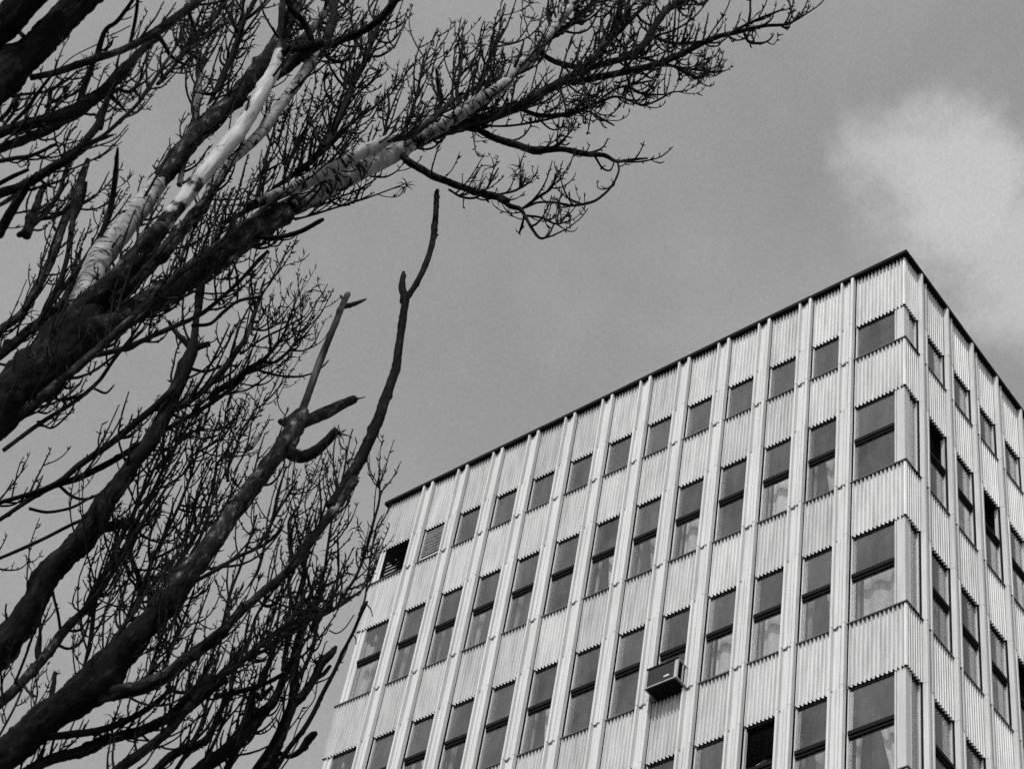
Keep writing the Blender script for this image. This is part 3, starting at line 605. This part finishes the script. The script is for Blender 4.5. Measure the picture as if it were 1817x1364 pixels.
# the big pale-barked poplar whose limbs reach over to the right
build_tree('large poplar with smooth pale ringed limbs reaching highest and farthest right', 'poplar trees', 9.0, '''
tr - D r z0 d3 l90: -420,1540,300 -60,1180,290 120,1010,290 230,910,280 400,745,250 500,640,200
b3 tr D q z.3 d6 l110: 150,960,150 360,810,165 600,680,150 800,560,135 1000,445,125 1200,315,120 1400,160,118 1530,75,118
b3s b3 B s z.1 d2.5 l80: 340,1275,118 480,1205,130 600,1145,132 800,1040,126 950,965,120 1060,905,112 1150,850,100
b3a b3s B s d3.6 l90: 1090,890,85 1220,810,84 1350,740,84 1500,630,84 1620,560,82 1705,500,80
b3a2 b3a C s d5.6 l80: -10,605,68 130,510,66 250,410,62 350,320,60 430,240,56 500,150,54 560,80,50 610,10,46 680,-80,40
b3b b3s B q d4 l60: 1130,880,80 1300,800,76 1500,740,76 1705,670,72
b3b2 b3b C q d5.6 l60 k.8: 0,635,60 150,590,56 330,530,52 470,450,48 560,400,46 640,350,44 700,300,42 800,170,38 830,80,32 850,-20,28
b3c b3b2 C r d8.2 l50: 550,410,32 650,400,32 750,380,34 900,350,36 1050,310,34 1200,240,30 1300,190,26 1420,160,24 1550,130,18 1680,118,14 1730,60,8
b3d b3b2 C r d7 l60: 640,345,38 750,320,34 880,280,34 950,230,36 1000,150,36 1060,60,36 1120,20,32 1220,-20,28
b3g b3d C t d6 l60: 980,170,18 1080,210,18 1180,215,18 1300,200,16
b3h b3a2 C t d2 l50: 430,250,26 500,300,28 600,330,30 650,345,26
b3i b3a2 C t d6 l70: 430,225,34 520,170,34 620,100,32 700,20,28 760,-60,22
b3j b3b2 C t d7 l70: 690,300,26 800,190,24 880,110,22 990,0,18
b3k b3d C t d8 l50: 890,275,16 1000,300,16 1120,332,16 1260,352,12
b3l b3c C t d8.4 l45: 1380,168,15 1470,120,15 1550,85,14 1640,50,10
b3m b3c C t d7 l30: 1455,165,16 1480,210,15 1540,215,14 1580,200,8
b3e b3b C q d3.5 l55 k1.2: 70,600,30 130,640,34 230,690,36 330,720,38 420,745,40 550,740,32 680,765,28 760,770,24 820,800,18 900,792,14 975,785,10
b3n b3b C t d2 l40: 120,622,12 280,625,12 420,605,12 540,578,13 650,552,12 700,560,11 750,590,11 810,622,9
b3o b3b C t d7 l50: 330,530,26 430,570,26 540,570,24 640,545,20 750,500,17 830,480,14 950,520,12 1040,490,11 1090,460,9 1165,452,6
b3p b3c C t d9 l45: 690,540,12 800,450,13 900,420,13 1000,400,10
b3q b3c C t d8 l45: 900,350,18 885,420,17 950,465,15 1065,470,9
b3r b3c C t d5 l40: 655,395,14 670,480,13 700,560,11 740,600,9
b3s2 b3b2 C t d6 l40: 540,430,13 560,500,12 575,560,10
b3t b3e C t d6 l40: 535,735,11 525,690,10 555,675,9 600,685,7
b3u b3c C t d8 l40: 1120,330,14 1180,370,13 1230,390,12 1285,335,9
b3v b3e C t d3 l45: 825,800,11 832,850,11 800,920,13 740,980,14 690,1005,15 600,1020,14 520,1005,13 430,1005,12 370,1030,12
b3f b3s B q d2.5 l50 k1.2: 1030,905,40 1120,985,46 1250,1060,46 1370,1110,44 1520,1160,42 1650,1190,40 1705,1215,38
b3f2 b3f C t d4.5 l50: 90,945,32 230,975,32 290,1020,28 340,1035,24 365,1065,18 400,1130,17 440,1180,15 480,1170,12 510,1115,9
b3w b3f2 C t d6 l50: 355,1035,16 430,980,16 500,930,13 520,860,8
b3x b3f C t d6 l45: -10,940,13 50,975,13 120,980,13 180,930,12 235,835,8
b3y b3f2 C t d5 l45: 240,965,13 330,940,13 375,885,9
b3z b3f2 C t d8 l40: 375,1070,13 450,1080,13 520,1110,12 575,1100,8
b4 tr B s d5 l90 z-.3: 120,1260,60 340,1165,80 480,1105,92 600,1040,92 750,960,88 880,895,82 1000,840,66
b4b b4 B q d5 l70: 960,860,50 1060,830,44 1150,800,42 1290,690,38 1380,600,30
b5 b3 D t d2.5 l60: 500,850,34 580,835,32 700,800,30 900,710,28 1020,660,26 1120,600,25 1280,460,20 1390,340,24 1440,290,18
b5b b5 D t d2 l60: 1030,690,20 1130,680,20 1200,620,20 1280,560,19 1400,535,16
b5c b3 D t d3 l60: 1250,330,14 1280,440,13 1275,570,12
b6 tr D q d5 l80 z-.35: -80,1310,50 0,1240,50 250,1050,50 500,840,48 700,660,46 850,520,44 1030,350,36 1150,270,32 1300,150,28 1450,40,24 1560,-60,20
b7 tr D t d2 l60: 20,1360,24 60,1330,24 210,1220,25 400,1100,23 530,990,22 600,890,20 700,760,15 805,605,9
b7b b7 D t d1.5 l40: 260,1080,16 380,1085,15 500,1030,12
b7c b7 D t d1 l30: 510,1030,14 570,1052,13 615,1010,8
b7d b7 D t d1.5 l40: 200,1205,13 280,1240,13 370,1165,11 400,1110,8
b8 b3 F t d1.5 l40 b1: 240,170,22 310,178,22 380,172,22 460,148,22 530,110,22 552,98,18
b1 tr D q z-.4 d2.5 l70: 330,690,110 430,600,115 560,490,112 680,390,112 790,260,108 870,160,102
b1w b1 A p d1.2 l70 k.3: 980,1370,106 1080,1245,104 1200,1090,104 1340,920,106 1460,770,104 1560,600,98 1650,440,86 1694,310,70
b1x b1w B w d2 l60: 320,330,60 345,250,50 340,130,44 352,-20,40
b1y b1w B w d3 l70: 315,340,64 400,290,60 480,225,58 560,130,52 650,10,44 700,-60,38
b1z b1w B r d3 l60: 300,372,22 345,325,40 385,290,46 460,300,44 520,250,40 470,130,40 400,60,42 380,-30,40
b0 tr A s z.3 d2 l80: 420,1960,165 495,1823,168 607,1565,168 720,1407,160 832,1272,148 900,1180,132 1000,1050,112 1150,860,50
b0b b0 A q z.15 d2.5 l80: 930,1140,112 1040,1000,122 1150,860,116 1290,720,108 1400,610,104 1500,500,108 1600,380,104 1690,240,98 1770,70,90 1810,-60,80
b0c b0 A w d4 l60: 1085,1120,36 1120,950,38 1160,780,38 1195,620,38 1205,480,34 1195,330,28 1150,130,24 1130,0,20
b2 tr D q z-.2 d3 l90: 520,640,80 700,470,84 900,270,80 1000,150,74 1100,40,70
b2b b2 B s d2.5 l80: -140,1260,72 -80,1140,70 -40,1050,68 0,1000,68 200,820,70 330,640,70 450,480,70 530,350,66 590,260,62
b2c b2b B r d4 l80: 560,290,56 600,280,54 700,240,50 830,190,48 930,120,48 1000,40,44 1050,-40,40
b2d b2b B r d4 l60: 570,300,62 610,240,58 650,120,54 665,-40,48
b2e b2b B q d3 l60: 300,460,70 390,390,80 480,315,82 570,260,66
b2f b2c B t d4 l70: 470,620,1 590,880,30 660,760,34 730,620,36 780,500,34 850,350,30 900,220,28 940,110,26
b2g b2c B t d2 l50: 600,300,22 620,350,24 690,375,24 750,350,22 780,290,20 800,200,14
b9 tr D q d2 l70: -60,800,52 0,720,50 120,620,48 190,500,50 240,410,50 290,300,48 330,180,42 370,60,38 400,-40,32
b9b b9 D t d1.5 l60: 170,730,26 290,520,27 350,370,27 380,200,27 400,80,25 455,-30,22
b9c b9 D t d1.2 l50: 180,700,26 300,540,27 430,370,26 510,250,26 550,180,26 590,50,24 600,-10,22
b10 tr D r d3 l80: -80,900,60 60,800,58 190,690,56 330,580,50 420,430,44 480,340,40
f1 b1 A r d3 l80: 1180,560,1 1300,560,30 1370,420,36 1430,260,34 1480,120,32 1560,-30,28
f2 b1 A r d3 l80: 1250,640,1 1280,600,28 1350,440,30 1400,330,30 1440,220,28 1470,60,22
f3 b4 B t d3.5 l90: -10,1350,34 150,1260,34 330,1120,34 420,1050,34 540,960,34 640,870,30 740,770,22 880,640,14
f4 b4 B t d2.8 l80: 600,870,26 680,740,32 740,620,34 775,510,32 850,370,28 890,240,24 940,130,22
f5 b3 B t d4 l80: 180,1220,22 210,1100,22 250,950,20 280,830,16 320,700,12
f6 b4 B t d4 l80: 350,1080,20 400,950,20 450,840,18 520,720,14 600,600,10
f7 b3 B t d3 l50: 420,1330,14 560,1290,14 720,1240,13 880,1190,11 1080,1115,7
f8 b3s B t d2.5 l50: 560,1250,14 700,1190,13 800,1150,13 900,1090,10
f9 b4b B t d6 l70: 960,850,18 975,740,18 990,640,15 980,540,12
g1 b4b B t d6 l70: 1060,820,20 1110,720,22 1150,600,20 1180,460,17 1200,340,12
g2 b3a B t d4.2 l80: 1290,660,26 1310,600,26 1290,520,22 1275,420,15
g3 b3a B t d4.2 l80: 1420,680,24 1400,560,24 1420,430,20 1440,250,14
g4 b3a B t d3.9 l80: 1500,620,24 1540,500,24 1600,350,22 1680,180,16
''', .55, 3, 80)

# the dark leaning tree with a dead top
build_tree('dark leaning poplar with a broken bare top behind the lower limbs', 'poplar trees', 11.0, '''
tr - K r z0 d1.5 l80: -260,740,250 0,400,240 130,230,236 290,0,215 390,-200,205 681,-513,190 840,-745,180
t2 tr M r d3 l80 z.1: -190,1860,200 -60,1660,185 120,1420,165 200,1290,155 300,1180,150 440,930,142 560,680,130 640,480,145 700,330,118 735,180,66 745,60,60 760,-40,56 790,-180,50
t3 t2 D r b2 d0: 1065,600,48 1080,500,46 1092,430,40
s1 t2 M r b2 d0: 700,290,70 650,235,60 580,165,48 520,90,36 505,50,28
s2 t2 M r b2 d0: 730,290,70 800,270,60 870,252,56
s3 s2 M t d0: 845,252,14 890,235,13 940,203,8
s4 tr E r b2 d0: 430,365,44 480,352,42 530,345,40
k1 t2 M r d1.5 l50: -1100,1700,40 -560,1530,50 -300,1340,62 0,1130,64 200,960,62 380,810,58 540,650,56 600,560,40
k2 t2 M r d2 l60: -1050,1850,36 -600,1560,48 -300,1450,60 0,1300,60 200,1180,54 400,1060,44 600,950,42 720,880,42 900,770,42 1080,640,34 1180,560,24
k3 t2 M q d4.2 l75: 300,880,50 380,830,60 550,840,62 720,740,62 850,630,62 1000,470,60 1100,330,54 1200,180,50 1262,0,44 1310,-160,30 1360,-330,20
k4 k2 M r d4.5 l80: 860,740,40 980,650,60 1080,590,70 1200,490,50 1350,390,36 1480,250,26 1560,100,17 1610,-40,10
k5 k4 M t d4 l60: 1330,415,30 1450,420,28 1560,330,26 1650,200,20 1690,50,14 1700,-100,9
k6 k5 M t d3 l40: 1590,315,18 1720,310,17 1800,250,15 1850,150,9
k7 t2 M t d0: 700,470,34 740,485,32 830,500,30 970,458,24
k8 k3 M t d3 l60: 760,800,20 900,730,19 1100,690,18 1250,640,18 1450,480,16 1610,340,11
k9 k3 M t d4 l50: 1240,120,24 1380,125,22 1500,10,16 1580,-90,10
l1 k3 M t d4 l50: 1140,345,22 1350,200,20 1550,100,17 1720,0,10
l2 t2 M t d4 l70: 340,1400,30 500,1240,30 640,1080,28 780,1010,22 880,900,14
l3 t2 M t d3 l50: 250,1250,20 400,1242,18 520,1190,12
l4 t2 M t d4 l60: 700,1260,24 870,1160,24 1000,1070,22 1095,915,14
l5 t2 M r d3.5 l75: 1030,1480,34 1035,1363,30 1100,1200,28 1150,1040,24 1240,900,20 1262,850,16 1350,790,15 1480,650,15 1530,540,13 1505,485,8
l6 t2 M t d3 l60: 1090,1400,18 1190,1200,18 1240,980,14 1260,860,10
l7 tr E t d1 l40: -60,510,16 0,490,15 150,425,15 300,350,15 385,315,12
l8 k2 E t d0: 120,285,14 200,300,14 300,280,13 385,232,10
l9 k2 E t d0: 245,190,14 300,235,14 360,245,13 435,212,10
m1 tr E t d3.6 l90: 470,330,24 560,380,24 540,470,22 575,580,22 570,700,18
m2 t2 E r d3.6 l100: 340,700,1 400,600,26 460,520,26 520,440,24 560,350,20 640,200,16 700,60,12
m3 tr E r d3.2 l90: 330,980,1 370,860,22 400,650,20 470,480,18 540,330,16 620,160,13 680,20,10
m4 t2 E t d3.2 l90: 480,880,1 520,760,20 580,640,20 640,480,18 720,320,15 780,180,12 820,40,9
m5 t2 E t d2.8 l80: 600,850,1 650,700,18 720,540,17 800,420,15 860,260,12 900,120,9
m6 t2 E t d2.6 l90: 700,700,1 760,540,16 840,380,15 880,240,13 900,100,11 960,60,9 990,0,7
''', .55, 4, 80)

# the tree with sawn-off limbs at the bottom left
build_tree('rough-barked poplar at the lower left with sawn-off stubs and one tall bare upright branch', 'poplar trees', 9.6, '''
tr - K r z0 d1.5 l80: -320,1650,280 0,1300,265 200,1110,280 400,930,290 600,800,300 760,660,320 930,480,280 1080,330,230 1230,150,195 1340,0,172
t2 tr E q z.2 d3.5 l90 k1.2: 640,720,104 750,600,98 860,450,84 960,310,76 1060,190,70
t3 t2 F q d.8 l70 k1.6: 190,1360,72 300,1200,74 380,1090,84 430,1010,88 455,955,70
s1 t3 F q b1 d0 k1.2: 430,1010,60 500,975,58 560,950,56 630,915,50 690,890,40
s1b s1 F t d0: 680,893,24 705,886,10 737,879,2
s2 t3 F r b1 d0 k1.2: 395,1110,66 450,1140,58 530,1110,50 600,1040,44 616,1024,38
s3 t3 F r b2 d0: 420,1015,40 395,1000,34 365,985,26
s4 t3 F w d0 k.6: 450,975,36 490,860,34 540,720,33 580,620,29 630,500,28 655,440,27 665,425,24
s5 s4 F t d0: 645,482,22 690,470,20 720,458,16 742,448,8
s6 s4 F t d0 b1: 650,470,14 640,450,13 631,433,10
b1 tr K q z-.3 d2.5 l80 k.8: 760,790,140 900,750,132 1020,730,128 1150,700,128 1350,600,118 1500,480,110 1650,370,100 1817,240,92
b1b b1 G q d2.5 l70 k.8: -20,830,48 0,815,48 120,710,46 220,610,42 310,530,42 420,440,44 480,370,46 550,270,46 640,150,46 740,0,46
b1c b1b F r d0 k2: 590,1365,50 680,1220,48 740,1110,50 790,990,52 830,880,48 870,760,42 890,640,38 910,500,36 917,440,34
b1d b1c F r d0 k3: 905,460,36 945,410,28 990,330,27 1030,220,27 1048,90,27 1053,-10,24 1057,-30,18
s7 b1c F r b1 d0 k2: 917,460,36 902,400,34 903,365,26 908,330,14
s8 tr K r b1 d0: 410,800,46 430,700,42 440,600,38 444,590,36
x1 tr K q d1.2 l60 z.6: -160,960,90 0,830,92 150,690,80 350,470,86 500,270,86 600,160,72 690,80,62 760,-20,52
x2 x1 E r d5 l80: 320,740,34 390,660,30 440,590,24 500,500,20 560,390,18 630,290,14 700,180,10
x3 x1 K t d0: 490,260,28 470,120,26 440,0,24 415,-120,22
x4 x1 K t d3 l60: 450,350,28 540,392,26 620,368,25 680,280,24 720,160,20
x5 x1 K t d1 l50: 315,500,30 325,330,29 322,200,28 332,110,24
x6 x1 K t d2 l60: 100,720,24 200,470,23 260,300,22 312,170,18
x7 x1 K t d1 l50: 20,800,22 14,690,21 8,590,18
x8 tr K t d2 l60: -20,1120,20 100,900,20 180,720,18
x9 tr K t d3 l70: 260,920,16 300,760,16 300,640,14 380,560,10
y1 tr K r d3 l70: 380,1105,64 600,1080,62 750,1060,60 900,1020,58 1100,930,52 1250,830,44 1400,700,34
y2 tr K r d4 l80: 60,1520,90 250,1370,90 440,1275,92 650,1220,92 850,1130,92 1100,1060,88 1300,980,86 1500,880,84 1700,720,74 1817,640,64
y3 tr K r d4 l80: 820,1480,84 950,1363,84 1150,1220,82 1350,1060,80 1480,920,64 1600,760,50 1700,600,36
y4 y2 L t d5 l80: -10,940,60 200,745,58 400,620,54 560,520,50 700,390,50 850,270,46 960,180,38 1060,10,30 1120,-120,20
y5 y4 L t d4 l70: 430,590,30 560,510,30 700,440,32 850,360,30 1000,230,28 1090,120,22
y6 tr K r d5 l90: 700,700,1 760,560,40 850,420,40 960,260,40 1060,120,36 1130,-20,32
y7 tr K r d5 l90: 940,560,1 980,500,36 1100,380,36 1200,300,34 1330,100,26 1400,-80,20
y8 b1 K t d5 l80: 1180,660,30 1240,480,30 1290,330,28 1340,150,24 1400,-60,18
y9 b1 K t d5 l80: 1300,600,28 1370,430,28 1430,280,26 1500,100,22 1560,-80,16
z1 b1 K t d4 l60: 1340,690,36 1420,740,34 1540,740,30 1640,690,22
z2 b1b G t d3 l60: 150,700,18 150,560,16 200,420,14 240,300,12 280,170,9
z3 b1b G t d3 l60: 280,560,13 330,600,13 390,560,12 460,430,10
w1 t2 G t d3 l70: -20,980,24 150,900,24 300,780,23 420,690,22 560,650,20 680,590,16 770,525,10
w2 t2 G t d3 l70: -10,480,20 100,420,20 200,360,18 290,310,16 380,150,13 470,10,10
w3 t2 G t d3.5 l80: 200,560,1 280,440,16 320,300,15 350,200,13 380,60,11 420,-60,9
w4 b1b G t d3.5 l80: 430,440,13 440,330,13 430,200,12 480,130,10
''', .55, 3.5, 80)

# the dark tree at the bottom edge, its longest rod crossing in front of the building's far end
build_tree('dark slender poplar at the bottom edge, its long shoot overlapping the facade', 'poplar trees', 10.2, '''
e1 - L r z0 d2 l80: 60,1600,140 250,1363,125 450,1220,120 560,1100,110 620,980,95 655,830,78 680,690,38
e1b e1 L r d4 l70: 600,1010,92 740,910,84 830,830,66 900,700,54 930,580,42 1000,460,28
e1c e1 L r d3 l60: -160,1420,60 0,1270,72 100,1210,72 280,1140,68 360,1020,56 420,880,36 460,720,24
e1d e1 L t d4 l60: 440,1420,62 560,1180,60 720,980,58 850,780,52 930,600,46 1010,520,34
e2 e1 L r z.2 d3 l70: 640,1620,130 780,1363,112 870,1180,98 950,970,82 1000,830,76 1003,640,76 1015,520,78 1050,330,66 1100,150,52 1200,0,38 1260,-120,24
e3 e2 L r d2 l60 b1 k2: 990,850,84 1100,740,72 1170,630,62 1220,520,78 1310,430,64 1345,375,28
e3b e3 L t d0 b1 k2: 1180,640,32 1250,590,34 1298,532,30
e4 e2 L r d0 b1: 860,1210,46 920,1250,40 980,1260,42 1060,1212,52 1120,1130,74 1165,1085,56 1192,1070,30
e5 e2 L r d.25 l40 k1: 860,1360,46 960,1200,46 1080,1050,46 1160,920,42 1230,770,38 1330,580,35 1400,420,31 1480,270,28 1540,130,26 1596,15,22
e5b e5 L t d0: 1585,30,13 1625,75,12 1640,130,6
e5c e5 L t d0: 1480,275,12 1505,310,12 1508,355,6
e6 e2 L r d3 l60: 640,1460,64 700,1363,60 850,1130,52 930,950,44 980,800,30
e7 e2 L t d1.5 l60: 1010,690,36 1030,650,36 1090,550,36 1160,380,36 1190,200,32 1195,100,28 1160,-20,24 1100,-260,22
e8 e1b L t d3 l60: 360,780,52 560,740,44 780,670,38 930,590,32
e9 e1b L t d0: 680,770,44 750,780,42 830,700,32
f1 e8 L t d1 l50: 735,670,48 800,520,46 865,335,36
f2 e5 L t d1 l30: 980,1180,10 1050,980,11 1100,900,11 1170,800,10 1190,700,9 1202,640,6
f3 e2 L t d1.4 l50: 940,180,32 1100,150,28 1250,120,25 1400,20,20 1470,-60,14
f4 e2 L t d1.4 l40: 1290,245,12 1350,268,12 1420,222,11 1490,120,7
f5 e2 G t d5 l50: 640,620,14 700,530,15 750,450,15 795,330,15 830,200,14 858,90,12 855,-10,8
f6 f5 G t d3 l30: 760,640,9 790,560,10 808,420,10 840,240,9 870,170,6
f7 e2 G t d3 l60: 540,720,16 570,560,16 600,420,15 620,280,13 640,140,11 660,0,8
f8 e2 G t d3 l60: 470,800,16 480,640,16 500,480,15 520,350,13 580,180,11 575,0,8
f9 e2 G t d2.5 l60: 560,660,13 640,560,13 665,420,11 660,280,9
g1 e2 G t d3 l60: 400,900,18 430,720,18 470,560,16 500,410,14 470,240,11 450,140,8
g2 e1 G t d2.1 l70: 160,1040,18 170,900,18 240,760,16 280,640,14 360,520,12
g3 e1 G t d2.1 l70: 300,1040,16 330,900,16 380,760,15 430,640,13 440,500,10
g4 e1 L t d2.2 l60: 280,1340,30 340,1200,30 430,1000,28 480,800,24 500,620,18 560,420,12
g5 e1 L t d4 l60: 60,1363,40 160,1200,38 260,1000,34 300,850,28 350,700,20
''', .55, 3, 70)
